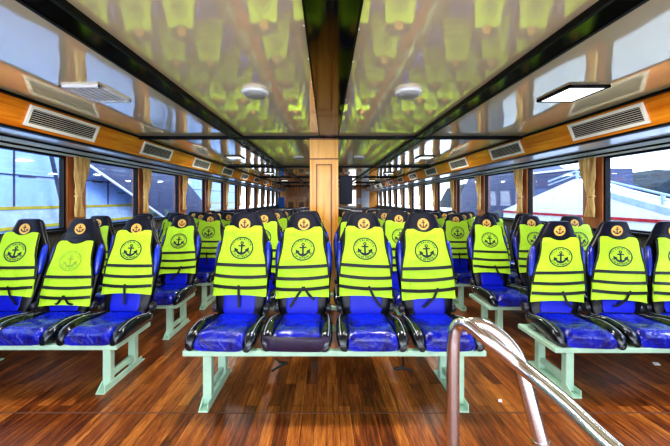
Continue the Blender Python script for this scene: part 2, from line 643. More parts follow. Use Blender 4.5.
# ------------------------------------------------------------------ the life vest
VH = [(.0, .190), (.06, .196), (.2, .196), (.30, .190), (.36, .180), (.42, .166), (.48, .157), (.54, .154), (.58, .153), (.60, .146), (.615, .126)]
def build_vest(lean, drop=0.0, skew=0.0, faded=False, strap=0, narrow=1.0):
    fm = backmap(lean)
    S = {}
    def surf(x, q, off=0.0):
        q2 = .635 + (q - .615) * .936 - drop + skew * x
        bul = 0.012 * math.sin(PI * min(1, max(0, (q + .0) / .62)))
        xx = min(abs(x) / 0.236, 1)
        t = -(0.068 + bul) * (1 - xx ** 7) - off
        t -= 0.006 * math.sin(q * 46) * max(0, (0.33 - q)) * 3
        t = min(t, -0.012)
        if q > .57:
            t += (q - .57) * .20
        return fm(x, t, q2)
    qs = [.065 + (.615 - .065) * i / 30 for i in range(31)]
    nu = 22
    vs, fs = [], []
    for q in qs:
        h = interp(VH, q) * narrow
        for j in range(nu + 1):
            u = -1 + 2 * j / nu
            qq = q
            k = (q - .065) / .55
            if k > .85:
                qq = q - 0.030 * (1 - min(1, abs(u) * 1.6) ** 2) * (k - .85) / .15
            if k < .25:
                qq = q + 0.012 * (1 - abs(u) ** 2) * (.25 - k) / .25
            vs.append(surf(u * h, qq))
    for i in range(30):
        for j in range(nu):
            a = i * (nu + 1) + j
            fs.append((a, a + 1, a + nu + 2, a + nu + 1))
    body = MB().add(vs, fs, M['vest'])
    # thickness: outline pulled back towards the seat
    loop = [i * (nu + 1) for i in range(31)] + [30 * (nu + 1) + j for j in range(1, nu + 1)] + [i * (nu + 1) + nu for i in range(29, -1, -1)] + [j for j in range(nu - 1, 0, -1)]
    back = fm(0, 0.010, 0) - fm(0, 0, 0)
    vb = [vs[i] for i in loop] + [vs[i] + back for i in loop]
    L = len(loop)
    body.add(vb, [(k, (k + 1) % L, L + (k + 1) % L, L + k) for k in range(L)], M['vest'])
    S['vest_body'] = body
    for s in (0, nu):
        pip = MB()
        pts = [vs[i * (nu + 1) + s] + (fm(0, -.001, 0) - fm(0, 0, 0)) for i in range(8, 30)]
        pip.tube(pts, 0.0066, M['webbing'], 6)
        S['piping' + ('2' if s else '')] = pip
    tilt = random.uniform(-.02, .02)
    for bi, q0 in enumerate((.305, .222, .142)):
        mb = MB()
        h = interp(VH, q0) * narrow + .002
        hw = .0125
        a, b_, vv, ff = [], [], [], []
        n = 18
        for j in range(n + 1):
            u = -1 + 2 * j / n
            sag = -.012 * (1 - u * u) * (1 if bi else .4) + tilt * u * .3
            for dq, of in ((-hw, .0015), (-hw, .0045), (hw, .0045), (hw, .0015)):
                vv.append(surf(u * h, q0 + dq + sag, of))
        for j in range(n):
            for k in range(3):
                ff.append((4 * j + k, 4 * j + k + 1, 4 * j + k + 5, 4 * j + k + 4))
        mb.add(vv, ff, M['webbing'])
        S['band%d' % bi] = mb
    e = MB()
    ink = M['ink_faded'] if faded else M['ink']
    fn = lambda x, q: surf(x, q, .0022)
    R = .083
    cq = .436
    decal(e, FULLRING, ink, fn, R, 0, cq)
    decal(e, ANCH, ink, fn, R * .62, 0, cq - .003)
    decal(e, RTXT, ink, fn, R, 0, cq)
    S['emblem'] = e
    st = MB()
    def sp(pts):
        P = []
        for (x, q, o) in pts:
            P.append(surf(x, max(q, .05), o) if q > .05 else fm(x, -.066 - o, max(.045, .635 + (q - .615) * .936 - drop + skew * x)))
        st.strip(P, .009, M['webbing'])
    if strap == 0:
        sp([(0, .15, .007), (.002, .08, .007), (.004, .03, .0), (.006, -.03, -.002)])
    elif strap == 1:
        sp([(.01, .15, .007), (-.03, .09, .008), (-.06, .04, .002), (-.085, .0, -.002)])
        sp([(.01, .15, .007), (.05, .09, .008), (.09, .05, .004)])
    elif strap == 2:
        sp([(.02, .15, .007), (.05, .08, .008), (.09, .02, .0), (.11, -.03, -.002)])
    else:
        sp([(.06, .15, .007), (.03, .08, .008), (-.02, .03, .0), (-.05, .0, -.002)])
    S['strap'] = st
    return S

SEAT_TREE = [('cushion', 'cushion', None), ('bolster', 'bolster', 'cushion'), ('bolster2', 'bolster', 'cushion'), ('front_lip', 'front_lip', 'cushion'),
             ('backrest', 'backrest', None), ('lumbar_pad', 'lumbar_pad', 'backrest'), ('side_pad', 'side_pad', 'backrest'), ('side_pad2', 'side_pad', 'backrest'),
             ('recline_hinge', 'recline_hinge', 'backrest'), ('recline_hinge2', 'recline_hinge', 'backrest'),
             ('headrest', 'headrest', None), ('badge', 'badge', 'headrest')]
VEST_TREE = [('vest_body', 'vest_body', None), ('piping', 'piping', 'vest_body'), ('piping2', 'piping', 'vest_body'), ('band0', 'band', None), ('band1', 'band', None), ('band2', 'band', None),
             ('emblem', 'emblem', 'vest_body'), ('strap', 'strap', None)]

def bake(S, tree):
    return {k: S[k].mesh(n) for k, n, p in tree if k in S}
def joined(S, tree, name):
    mb = MB()
    for k, n, p in tree:
        if k in S:
            mb.merge(S[k])
    return mb.mesh(name)

PART_LABEL = {'badge': 'round gold badge with an anchor', 'emblem': 'dark ring and anchor emblem', 'band': 'black webbing band', 'front_lip': 'dark purple front lip',
              'bolster': 'black padded side bolster', 'side_pad': 'blue side pad', 'lumbar_pad': 'blue lower back pad'}
def place(root, meshes, tree):
    done = {}
    for k, n, p in tree:
        if k in meshes:
            o = link(n, meshes[k], done[p] if p else root)
            if n in PART_LABEL:
                o['label'] = PART_LABEL[n]
            done[k] = o

LEAN_C, LEAN_S, LEAN_R, LEAN_F = (math.radians(13), 0.0), (math.radians(18), -.04), (math.radians(18), .06), (math.radians(23), .28)
random.seed(3)
KEYS = (LEAN_C, LEAN_S, LEAN_R, LEAN_F)
seatS = {L: build_seat(L) for L in KEYS}
seatM = {L: bake(seatS[L], SEAT_TREE) for L in seatS}
seatJ = {L: joined(seatS[L], SEAT_TREE, 'passenger_seat') for L in seatS}
seatP = bake(build_seat(LEAN_C, True), SEAT_TREE)
vestS, vestM, vestJ = {}, {}, {}
VARS = [(0.0, 0.0, 0), (0.012, .04, 1), (0.006, -.04, 2), (0.022, .03, 3), (0.016, -.02, 2), (.048, .02, 2), (.042, -.03, 3), (.05, .0, 0)]
for L in KEYS:
    for i, (d, sk, st) in enumerate(VARS):
        S = build_vest(L, d, sk, False, st, 1.0 - 0.012 * (i % 3))
        vestM[(L, i)] = bake(S, VEST_TREE)
        vestJ[(L, i)] = joined(S, VEST_TREE, 'life_vest')
vest_faded = bake(build_vest(LEAN_S, 0.088, .0, True, 1), VEST_TREE)

ORD = ['front', 'second', 'third', 'fourth', 'fifth', 'sixth', 'seventh', 'eighth', 'ninth', 'tenth', 'eleventh', 'twelfth', 'thirteenth',
       'fourteenth', 'fifteenth', 'sixteenth', 'seventeenth', 'eighteenth', 'nineteenth', 'twentieth']
NROWS = 20
NEAR = 4
ZC, ZS = 0.362, 0.318
CX = [-.656, -.189, .279, .746]
LX = [-1.58, -2.045, -2.51]
RX = [1.71, 2.19, 2.665]
CPOS = ['leftmost seat', 'second seat from left', 'third seat from left', 'rightmost seat']
SPOS = ['aisle seat', 'middle seat', 'window seat']

# ------------------------------------------------------------------ bench frames
def bench_parts(x0, x1, legs, top):
    P = {}
    r = 0.034
    fr = MB()
    fr.box((x0, 0.012, top - r), (x1, 0.05, top), M['mint'], .004)
    fr.box((x0, 0.36, top - r), (x1, 0.40, top), M['mint'], .004)
    for x in (x0, x1 - .04):
        fr.box((x, 0.05, top - r), (x + .04, 0.36, top), M['mint'], .004)
    P['frame_rail'] = fr
    P['legs'] = []
    for x in legs:
        lg = MB()
        lg.box((x - .027, .055, .012), (x + .027, .10, top - r), M['mint'], .004)
        lg.box((x - .027, .315, .012), (x + .027, .36, top - r), M['mint'], .004)
        lg.box((x - .014, .10, .06), (x + .014, .315, .10), M['mint'], .003)
        ft = MB()
        ft.box((x - .03, -.005, 0.0), (x + .03, .44, .010), M['mint'], .003)
        ft.box((x + .022, .0, .010), (x + .03, .40, .05), M['mint'], .002)
        ft.add([(x - .028, .0, .012), (x - .028, .055, .012), (x - .028, .055, .06), (x - .022, .0, .012), (x - .022, .055, .012), (x - .022, .055, .06)],
               [(0, 1, 2), (3, 5, 4), (0, 2, 5, 3), (0, 3, 4, 1), (1, 4, 5, 2)], M['mint'])
        P['legs'].append((lg, ft))
    return P
def bench_bake(P):
    return P['frame_rail'].mesh('frame_rail', False), [(a.mesh('leg', False), b.mesh('foot_plate', False)) for a, b in P['legs']]
benchC = bench_bake(bench_parts(-.875, .965, (-.742, .823), ZC))
benchL = bench_bake(bench_parts(-2.78, -1.392, (-2.62, -1.49), ZS))
benchR = bench_bake(bench_parts(1.48, 2.87, (1.61, 2.75), ZS))
benchCl = bench_bake(bench_parts(-.875, -.40, (-.742, -.48), ZC))
benchCr = bench_bake(bench_parts(.49, .965, (.56, .823), ZC))

def put_bench(meshes, y, label):
    t = thing('bench_frame', label, 'bench frame', (0, y, floor_z(y)), 0, 'mint steel bench frames under the seats')
    rail, legs = meshes
    link('frame_rail', rail, t)
    for a, b in legs:
        lo = link('leg', a, t)
        link('foot_plate', b, lo)

ALLROOTS = []
HIDDEN = set()
def put_seat(x, y, z, lean, k, where, label_vest, rz=0.0, purple=False, faded=False, variant=None, lab=None):
    loc = (x, y, z)
    lab = lab or 'blue and black vinyl seat, %s' % where
    i = variant if variant is not None else random.randrange(4)
    gs, gv = 'blue vinyl seats in rows', 'yellow life vests worn over the seat backs'
    if k < NEAR:
        t = thing('passenger_seat', lab, 'seat', loc, rz, gs)
        place(t, seatP if purple else seatM[lean], SEAT_TREE)
        v = thing('life_vest', label_vest, 'life vest', loc, rz, gv)
        place(v, vest_faded if faded else vestM[(lean, i)], VEST_TREE)
    else:
        tag(link('passenger_seat', seatJ[lean], None, loc, (0, 0, rz)), lab, 'seat', gs)
        tag(link('life_vest', vestJ[(lean, i)], None, loc, (0, 0, rz)), label_vest, 'life vest', gv)

random.seed(21)
for k in range(NROWS):
    row = '%s row' % ORD[k]
    # centre block
    y = 1.80 + .80 * k
    fz = floor_z(y)
    skip_mid = (k == 2)
    if skip_mid:
        put_bench(benchCl, y, 'mint steel bench frame, third row, centre block, short piece left of the column')
        put_bench(benchCr, y, 'mint steel bench frame, third row, centre block, short piece right of the column')
    else:
        put_bench(benchC, y, 'long mint steel bench frame under four seats, %s, centre block' % row)
    for j, x in enumerate(CX):
        if skip_mid and j in (1, 2):
            continue
        w = '%s of the centre block, %s' % (row, CPOS[j])
        put_seat(x, y, fz + ZC, LEAN_C, k, w, 'yellow life vest with anchor emblem, centre block, %s, %s' % (row, CPOS[j]),
                 purple=(k == 0 and j == 1), variant=(0, 1, 2, 3)[j] if k == 0 else None,
                 lab='blue vinyl seat with dark purple front lip, front row, centre block' if (k == 0 and j == 1) else None,
                 rz=random.uniform(-.012, .012) + ((-.045, -.03, -.01, .02)[j] if k == 0 else 0))
    for side, XS, bench in (('left', LX, benchL), ('right', RX, benchR)):
        y = (1.97 if side == 'left' else 1.93) + .80 * k
        fz = floor_z(y)
        put_bench(bench, y, 'mint steel bench frame under three seats, %s, block along %s windows' % (row, side))
        for j, x in enumerate(XS):
            w = '%s of the block by the %s windows, %s' % (row, side, SPOS[j])
            fd = (k == 0 and side == 'left' and j == 1)
            put_seat(x, y, fz + ZS, LEAN_S if side == 'left' else (LEAN_F if k == 0 else LEAN_R), k, w,
                     ('low hanging yellow life vest with faded emblem, %s windows block, front row, middle seat' % side) if fd else
                     ('yellow life vest with anchor emblem, %s windows block, %s, %s' % (side, row, SPOS[j])),
                     faded=fd, variant=((0, 0, 4) if side == 'left' else (5, 6, 7))[j] if k == 0 else None,
                     rz=random.uniform(-.012, .012) + (-.10 if (side == 'right' and k == 0) else 0))

# ------------------------------------------------------------------ room shell
XL, XR = -3.05, 3.27
YB, YF = -1.6, 19.6
CZ = 2.078
BXL, BXR = -2.36, 2.45      # bulkhead faces
BZ0, BZ1 = 1.845, 2.075
SILL, HEADZ = .93, 1.79

fl = MB()
vs, fs = [], []
for i in range(2):
    y = (YB, YF)[i]
    vs += [(XL - .2, y, floor_z(y)), (XR + .2, y, floor_z(y)), (XL - .2, y, floor_z(y) - .12), (XR + .2, y, floor_z(y) - .12)]
fs = [(0, 1, 5, 4), (2, 6, 7, 3), (0, 2, 3, 1), (4, 5, 7, 6), (0, 4, 6, 2), (1, 3, 7, 5)]
fl.add(vs, fs, M['floor'])
struct('floor', fl)
sm = MB().box((XL, 1.792, .0005), (XR, 1.800, .0022), simple('seam_strip', '#6e4a38', 0.5))
struct('trim_1', sm)

ce = MB()
def strip_panel(mb, x0, z0, x1, z1, m):
    vs = [(x0, YB, z0), (x1, YB, z1), (x1, YF, z1), (x0, YF, z0), (x0, YB, z0 + .05), (x1, YB, z1 + .05), (x1, YF, z1 + .05), (x0, YF, z0 + .05)]
    mb.add(vs, [(0, 3, 2, 1), (4, 5, 6, 7), (0, 1, 5, 4), (2, 3, 7, 6), (1, 2, 6, 5), (0, 4, 7, 3)], m)
strip_panel(ce, -1.12, CZ, .02, CZ, M['ceiling'])
strip_panel(ce, .02, CZ, 1.16, CZ, M['ceiling'])
strip_panel(ce, BXL - .02, CZ, -1.12, CZ, M['ceilside'])
strip_panel(ce, 1.16, CZ, BXR + .02, CZ, M['ceilside'])
struct('ceiling', ce)
# ceiling beams
cb = MB()
cb.box((-.092, YB, CZ - .020), (.136, YF, CZ), M['blackgloss'])
for x in (-.014, .014, .042):
    cb.box((x, YB, CZ - .030), (x + .013, YF, CZ - .020), M['browngloss'])
cb.box((-.099, YB, CZ - .024), (-.089, YF, CZ), M['blackmatte'])
cb.box((.133, YB, CZ - .024), (.143, YF, CZ), M['blackmatte'])
b0 = struct('trim_2', cb)
sc_me = None
for i in range(11):
    for x in (-.104, .148):
        y = 1.05 + .327 * i + (0.03 if x > 0 else 0)
        rings = []
        for q in range(4):
            rr = .0065 * math.cos(q * PI / 6.2)
            rings.append([(rr * math.cos(a), rr * math.sin(a), -.006 * math.sin(q * PI / 6)) for a in (2 * PI * t / 8 for t in range(8))])
        if sc_me is None:
            sc_me = MB().loft(rings, M['screwmetal']).mesh('screw')
        link('screw', sc_me, b0, (x, y, CZ - .002))
for n_, (x0, x1) in ((3, (-1.194, -1.055)), (4, (1.10, 1.235))):
    b = MB()
    b.box((x0, YB, CZ - .030), (x1, YF, CZ - .001), M['blackgloss'])
    b.box((x0 - .008, YB, CZ - .034), (x0 + .012, YF, CZ - .001), M['blackmatte'])
    b.box((x1 - .012, YB, CZ - .034), (x1 + .008, YF, CZ - .001), M['blackmatte'])
    struct('trim_%d' % n_, b)
ti = 5
for k in range(6):
    y = .45 + 3.33 * k
    b = MB()
    if k == 0:
        y = .3
    b.box((BXL, y - .022, CZ - .040), (BXR, y + .022, CZ - .001), M['blackmatte'])
    struct('trim_%d' % ti, b); ti += 1

# bulkheads with wood face and soffit
for s, BX, XW in ((-1, BXL, XL), (1, BXR, XR)):
    b = MB()
    FT = .09
    q = [(BX, BZ1), (BX + s * FT, BZ0), (BX + s * (FT + .04), BZ0), (BX + s * (FT + .04), BZ1)]
    b.add([(x, y, z) for y in (YB, YF) for x, z in q], [(0, 1, 2, 3), (7, 6, 5, 4), (0, 4, 5, 1), (1, 5, 6, 2), (2, 6, 7, 3), (3, 7, 4, 0)], M['fascia'])
    b.box((min(BX - s * .012, BX + s * .03), YB, BZ1 - .020), (max(BX - s * .012, BX + s * .03), YF, BZ1 + .002), M['blackmatte'])
    b.box((min(BX + s * .078, BX + s * .13), YB, BZ0 - .014), (max(BX + s * .078, BX + s * .13), YF, BZ0 + .006), M['blackmatte'])
    b.box((min(BX + s * .12, XW), YB, BZ0 - .012), (max(BX + s * .12, XW), YF, BZ0 + .004), M['soffit'])
    struct('trim_%d' % ti, b); ti += 1
    # curtain rail: two dark rods under the soffit
    r = thing('curtain_rail', 'long dark curtain rail under the soffit above the %s windows' % ('left' if s < 0 else 'right'), 'rail', (XW - s * .12, YB, HEADZ))
    mb = MB()
    mb.tube([(0, .1, .012), (0, YF - YB - .2, .012)], .010, M['blackmatte'], 8)
    obj('rod', mb, r)
    mb = MB()
    mb.box((-s * .20 - .012, .1, .024), (-s * .20 + .012, YF - YB - .2, .040), M['blackmatte'])
    obj('valance_strip', mb, r, False)

# side walls with windows
SP = 1.34
def window_centres(side):
    return [(3.66 if side < 0 else 3.70) + SP * k for k in range(-3, 12)]
wn = 1
PW = .135            # half width of a pillar
pill = {}
for s, XW, nm in ((-1, XL, 'wall_left'), (1, XR, 'wall_right')):
    posts = window_centres(s)
    xo = XW + s * .10
    x0, x1 = min(XW, xo), max(XW, xo)
    wmb = MB()
    wmb.box((x0, YB, -.32), (x1, YF, SILL), M['lowwall'])
    wmb.box((x0, YB, HEADZ), (x1, YF, 2.2), M['soffit'])
    for yc in posts:
        wmb.box((x0, yc - PW, SILL), (x1, yc + PW, HEADZ), M['pillar'])
    wmb.box((x0, posts[-1] + SP - PW, SILL), (x1, YF, HEADZ), M['pillar'])
    struct(nm, wmb)
    pill[s] = posts
    # black sill ledge
    lb = MB().box((min(XW - s * .06, XW), YB, SILL - .03), (max(XW - s * .06, XW), YF, SILL + .004), M['blackmatte'])
    struct('trim_%d' % ti, lb); ti += 1
    for i, yc in enumerate(posts):
        a = yc + PW
        b_ = yc + SP - PW
        xm = XW + s * .05
        w = MB()
        t = .022
        for lo, hi in (((xm - .03, a, SILL), (xm + .03, a + t, HEADZ)), ((xm - .03, b_ - t, SILL), (xm + .03, b_, HEADZ)),
                       ((xm - .03, a, SILL), (xm + .03, b_, SILL + t)), ((xm - .03, a, HEADZ - t), (xm + .03, b_, HEADZ))):
            w.box(lo, hi, M['blackmatte'])
        wo = struct('window_%d' % wn, w)
        wn += 1
        p = MB()
        p.box((xm - .004, a + t, SILL + t), (xm + .004, b_ - t, HEADZ - t), M['glass'])
        obj('pane', p, wo, False)

# curtains
def curtain_meshes(s, var):
    rnd = random.Random(var)
    top, bot, knot = .0, -.72, -.47
    rings = []
    nz, ny = 26, 40
    ph = rnd.uniform(0, 6)
    for i in range(nz + 1):
        v = i / nz
        z = top + (bot - top) * v
        kz = (z - knot)
        if z > knot:
            tt = (z - knot) / (top - knot)
            half = .040 + .085 * tt ** 0.8
            shift = -.055 * (1 - tt) ** 1.5
        else:
            tt = (knot - z) / (knot - bot)
            half = .040 + .032 * tt
            shift = -.055 + .015 * tt
        r = []
        for j in range(ny):
            a = 2 * PI * j / ny
            yy = math.cos(a) * half + shift
            xx = math.sin(a) * .020 + .012 * math.sin(yy / half * 11 + ph) * (0.6 + .4 * math.sin(v * 7)) 
            r.append((-s * xx, yy, z))
        rings.append(r)
    c = MB().loft(rings, M['curtain'])
    tb = MB()
    rr = []
    for q in range(5):
        z = knot + .012 * math.cos(q * PI / 4)
        k = .030 + .006 * math.sin(q * PI / 4)
        rr.append([(-s * k * math.sin(a) , -.055 + .046 * math.cos(a) * (k / .033), z) for a in (2 * PI * t / 16 for t in range(16))])
    tb.loft(rr, M['curtain'])
    return c.mesh('drape'), tb.mesh('tieback')
for s, XW, side in ((-1, XL, 'left'), (1, XR, 'right')):
    ms = [curtain_meshes(s, v) for v in range(3)]
    for i, yc in enumerate(pill[s]):
        if yc < 3.0:
            continue
        k = i - 3
        t = thing('curtain', 'gold curtain tied back on the %s pillar of the %s wall' % (
            ORD[int(round((yc - 3.66) / SP))].replace('front', 'nearest'), side), 'curtain',
            (XW - s * .055, yc + .01, HEADZ), 0, 'gold curtains tied back along the windows')
        a, b_ = ms[i % 3]
        link('drape', a, t); link('tieback', b_, t)

# air vents in the wood bands
def vent_meshes(s):
    hl, hh = .365, .088
    f = MB()
    for lo, hi in (((-hl, hh - .028), (hl, hh)), ((-hl, -hh), (hl, -hh + .028)), ((-hl, -hh + .028), (-hl + .03, hh - .028)), ((hl - .03, -hh + .028), (hl, hh - .028))):
        x0, x1 = (0, .016) if s < 0 else (-.016, 0)
        f.box((x0, lo[0], lo[1]), (x1, hi[0], hi[1]), M['ventframe'], .003)
    b = MB().box((0 if s < 0 else -.002, -hl + .02, -hh + .02), (.002 if s < 0 else 0, hl - .02, hh - .02), M['ventback'])
    sl = MB()
    n = 7
    for k in range(n):
        z = -hh + .036 + (2 * hh - .072) * k / (n - 1)
        sl.box((.003 if s < 0 else -.011, -hl + .028, z - .0026), (.009 if s < 0 else -.003, hl - .028, z + .0026), M['ventslat'])
    return f.mesh('vent_frame', False), b.mesh('backing', False), sl.mesh('louvre', False)
for s, BX, side in ((-1, BXL, 'left'), (1, BXR, 'right')):
    f, b, sl = vent_meshes(s)
    y0 = 2.76 if s < 0 else 2.70
    for k in range(-1, 11):
        y = y0 + 1.50 * k
        if y < 2:
            continue
        t = thing('air_vent', 'pale louvred air vent, %s along the wood band above the %s windows' % (ORD[k].replace('front', 'nearest'), side), 'air vent',
                  (BX + s * .045, y, (BZ0 + BZ1) / 2), 0, 'air vents in the wood bands')
        t.rotation_euler = (0, -s * math.atan2(.09, BZ1 - BZ0), 0)
        link('vent_frame', f, t); link('backing', b, t); link('louvre', sl, t)

# round ceiling speakers / lamps
def disc_lamp(x, y, label):
    t = thing('ceiling_lamp', label, 'ceiling lamp', (x, y, CZ), 0, 'round grey ceiling lamps')
    n = 32
    prof = [(.093, 0), (.100, -.010), (.096, -.022), (.080, -.026)]
    rings = [[(r * math.cos(2 * PI * k / n), r * math.sin(2 * PI * k / n), z) for k in range(n)] for r, z in prof]
    obj('rim', MB().loft(rings, M['white']), t)
    prof = [(.081, -.022), (.080, -.028), (.071, -.040), (.042, -.047), (.006, -.049)]
    rings = [[(r * math.cos(2 * PI * k / n), r * math.sin(2 * PI * k / n), z) for k in range(n)] for r, z in prof]
    obj('dome', MB().loft(rings, M['lampgrey']), t)
    return t
for k, y in enumerate((2.22, 5.6, 8.9, 12.2)):
    for s, x in (('left', -.53), ('right', .60)):
        disc_lamp(x, y, 'round grey dome lamp on the ceiling, %s pair, %s of the centre beam' % (('nearest', 'second', 'third', 'farthest')[k], s))

# rectangular light fixtures on the outer ceilings
def rect_fixture(x, y, lit, label, side):
    s = -1 if x < 0 else 1
    zc = CZ + .0045
    t = thing('ceiling_light', label, 'ceiling light', (x, y, zc), 0, 'rectangular ceiling lights')
    hx, hy = .145, .165
    f = MB()
    for lo, hi in (((-hx, -hy), (hx, -hy + .02)), ((-hx, hy - .02), (hx, hy)), ((-hx, -hy), (-hx + .02, hy)), ((hx - .02, -hy), (hx, hy))):
        f.box((lo[0], lo[1], -.024), (hi[0], hi[1], -.004), M['blackmatte'] if lit else M['white'], .002)
    obj('frame', f, t, False)
    if lit:
        d = MB().box((-hx + .02, -hy + .02, -.021), (hx - .02, hy - .02, -.012), M['glowwhite'])
        obj('diffuser', d, t, False)
    else:
        d = MB().box((-hx + .02, -hy + .02, -.012), (hx - .02, hy - .02, -.006), M['lampgrey'])
        obj('backing', d, t, False)
        for i in range(5):
            xx = -hx + .05 + i * (2 * hx - .10) / 4
            obj('louvre', MB().box((xx - .008, -hy + .02, -.024), (xx + .008, hy - .02, -.012), M['white']), t, False)
    return t
for k, y in enumerate((2.25, 5.6, 8.9, 12.2)):  # fixtures beyond the nearest pair are added to light the cabin
    nth = ('nearest', 'second', 'third', 'farthest')[k]
    rect_fixture(-1.72, y, k > 0, 'rectangular %s ceiling light by the left wood band, %s' % ('unlit louvred' if k == 0 else 'lit white', nth), 'left')
    rect_fixture(1.83, y, True, 'rectangular lit white ceiling light by the right wood band, %s' % nth, 'right')

# ------------------------------------------------------------------ wooden column
cy = 3.75
ct = thing('column', 'honey wooden panelled column rising between the centre seats to the ceiling beam', 'column', (-.037, cy, floor_z(cy)))
ch = CZ - .03 - floor_z(cy)
c = MB()
c.box((-.175, 0, 0), (.175, .34, ch), M['column'], .006)
obj('shaft', c, ct, False)
zt = ch - .02
fz_ = MB()
fz_.box((-.179, -.012, zt - .235), (.179, -.001, zt), M['column'], .004)
fz_.box((-.180, -.015, zt - .246), (.180, -.001, zt - .232), M['columndark'], .003)
fz_.box((-.180, -.013, zt), (.180, -.001, zt + .018), M['columndark'], .003)
obj('frieze', fz_, ct, False)
pn = MB()
z0, z1 = .45, zt - .305
for lo, hi in (((-.100, z0), (-.085, z1)), ((.085, z0), (.100, z1)), ((-.100, z0), (.100, z0 + .015)), ((-.100, z1 - .015), (.100, z1))):
    pn.box((lo[0], -.011, lo[1]), (hi[0], -.001, hi[1]), M['columndark'], .003)
pn.box((-.072, -.006, z0 + .03), (.072, -.001, z1 - .03), M['column'], .003)
obj('raised_panel', pn, ct, False)
for x in (-.174, .174):
    st = MB().box((x - .004 if x < 0 else x - .03, -.010, 0), (x + .03 if x < 0 else x + .004, -.001, zt - .248), M['column'], .003)
    obj('corner_strip', st, ct, False)

tv = thing('television', 'dark flat television mounted on the right flank of the wooden column', 'television', (.146, 3.97, 1.58))
b = MB().box((.02, .0, -.36), (.19, .06, .02), M['tv'], .008)
obj('screen', b, tv, False)
b = MB().box((-.008, .015, -.03), (.02, .045, .09), M['blackmatte'], .003)
b.box((-.008, .015, .06), (.06, .045, .12), M['blackmatte'], .003)
obj('bracket', b, tv, False)

# ------------------------------------------------------------------ back wall
bw = MB()
bw.box((XL - .1, YF, -.5), (XR + .1, YF + .1, 2.3), M['backwood'])
struct('wall_back', bw)
yb = YF - .012
d = MB().box((1.35, yb - .03, floor_z(YF)), (1.95, YF - .001, 2.0), M['white'])
struct('door_1', d)
dg = MB().box((1.42, yb - .036, .9), (1.88, yb - .031, 1.9), M['glowwhite'])  # emissive pane stands in for daylight in the doorway
obj('glowing_glazing', dg, bpy.data.objects['door_1'], False)
d = MB().box((2.25, yb - .03, floor_z(YF)), (2.75, YF - .001, 2.0), M['white'])
struct('door_2', d)
t = thing('wall_sign', 'small white notice sign on the wooden back wall', 'notice', (2.10, yb - .01, 1.2))
obj('board', MB().box((-.10, 0, -.2), (.10, .01, .2), M['white'], .003), t, False)
t = thing('poster', 'tall bright blue poster at the back corner by the left windows', 'poster', (-2.85, 18.6, .6))
obj('sheet', MB().box((-.22, 0, 0), (.22, .02, .85), M['poster'], .003), t, False)
obj('stand', MB().box((-.02, .02, floor_z(18.6) - .6), (.02, .05, .6), M['blackmatte']), t, False)
t = thing('cupboard', 'orange wooden cupboard with two dark door panels at the far end', 'cupboard', (-1.95, 19.0, floor_z(19.0)))
obj('carcass', MB().box((-.68, 0, 0), (.68, .55, 1.80), M['fascia'], .01), t, False)
for x in (-.33, .33):
    dd = obj('door', MB().box((x - .29, -.02, .35), (x + .29, -.002, 1.6), M['column'], .006), t, False)
    obj('dark_panel', MB().box((x - .16, -.028, .8), (x + .16, -.021, 1.45), M['columndark'], .003), dd, False)

# ------------------------------------------------------------------ handrails in the foreground
def smooth_path(pts, n=8):
    P = [Vector(p) for p in pts]
    out = []
    for i in range(len(P) - 1):
        p0, p1, p2, p3 = P[max(i - 1, 0)], P[i], P[i + 1], P[min(i + 2, len(P) - 1)]
        for k in range(n):
            t = k / n
            out.append(0.5 * ((2 * p1) + (-p0 + p2) * t + (2 * p0 - 5 * p1 + 4 * p2 - p3) * t * t + (-p0 + 3 * p1 - 3 * p2 + p3) * t ** 3))
    out.append(P[-1])
    return out
d0 = 1.02
hr = thing('handrail', 'polished steel stair handrail with upright post bending into a sloping rail', 'handrail', (at(453, 400, d0).x, d0, floor_z(d0)))
base = hr.location.copy()
p = [at(453, 350, d0)]
p[0].z = floor_z(d0) + .004
pts = [Vector((at(453, 350, d0).x, d0, floor_z(d0) + .004)), at(453, 430, d0), at(453, 360, d0), at(454, 335, d0), at(459, 325, d0 - .01), at(470, 326, d0 - .05), at(487, 340, d0 - .10),
       at(520, 366, .88), at(560, 399, .76), at(600, 437, .65), at(650, 482, .55), at(704, 530, .47)]
obj('rail', MB().tube([q - base for q in smooth_path(pts)], .0205, M['steel'], 16), hr)
obj('base_flange', MB().loft([[(r * math.cos(2 * PI * k / 20), r * math.sin(2 * PI * k / 20), z) for k in range(20)] for r, z in ((.05, .0), (.05, .008), (.022, .014))], M['steel']), hr)
pts = [at(464, 328, 1.08), at(474, 324, 1.07), at(490, 329, 1.05), at(507, 343, 1.02), at(519, 361, .99), at(526, 385, .97), at(534, 415, .95), at(543, 448, .93), at(556, 500, .90), at(566, 545, .88)]
last = pts[-1].copy(); last.z = floor_z(last.y) + .004; last.x += .01
pts.append(last)
h2 = thing('handrail', 'second steel handrail loop curving down into a leaning post behind the first', 'handrail', last)
obj('rail', MB().tube([q - last for q in smooth_path(pts)], .0235, M['steel'], 16), h2)
r0 = at(541, 440, .934) - last
r1 = at(542.6, 446.5, .931) - last
obj('collar', MB().tube([r0, r1], .0265, M['steel'], 16), h2)

# small scraps on the floor
def scrap(px, py, size, label):
    d = H * F / (py - VY)
    t = thing('paper_scrap', label, 'scrap', (at(px, py, d).x, d, floor_z(d) + .001))
    obj('flake', MB().add([(-size, -size * .5, 0), (size * .6, -size * .7, 0), (size, size * .4, .004), (-size * .3, size * .8, .003),
                           (-size, -size * .5, .003), (size * .6, -size * .7, .003), (size, size * .4, .008), (-size * .3, size * .8, .006)],
                          [(0, 1, 2, 3), (4, 7, 6, 5), (0, 4, 5, 1), (1, 5, 6, 2), (2, 6, 7, 3), (3, 7, 4, 0)], M['white']), t, False)
scrap(500, 401, .014, 'small white paper scrap on the floor beside the steel handrail')
scrap(656, 363, .028, 'white scrap on the floor under the front seats by right windows')

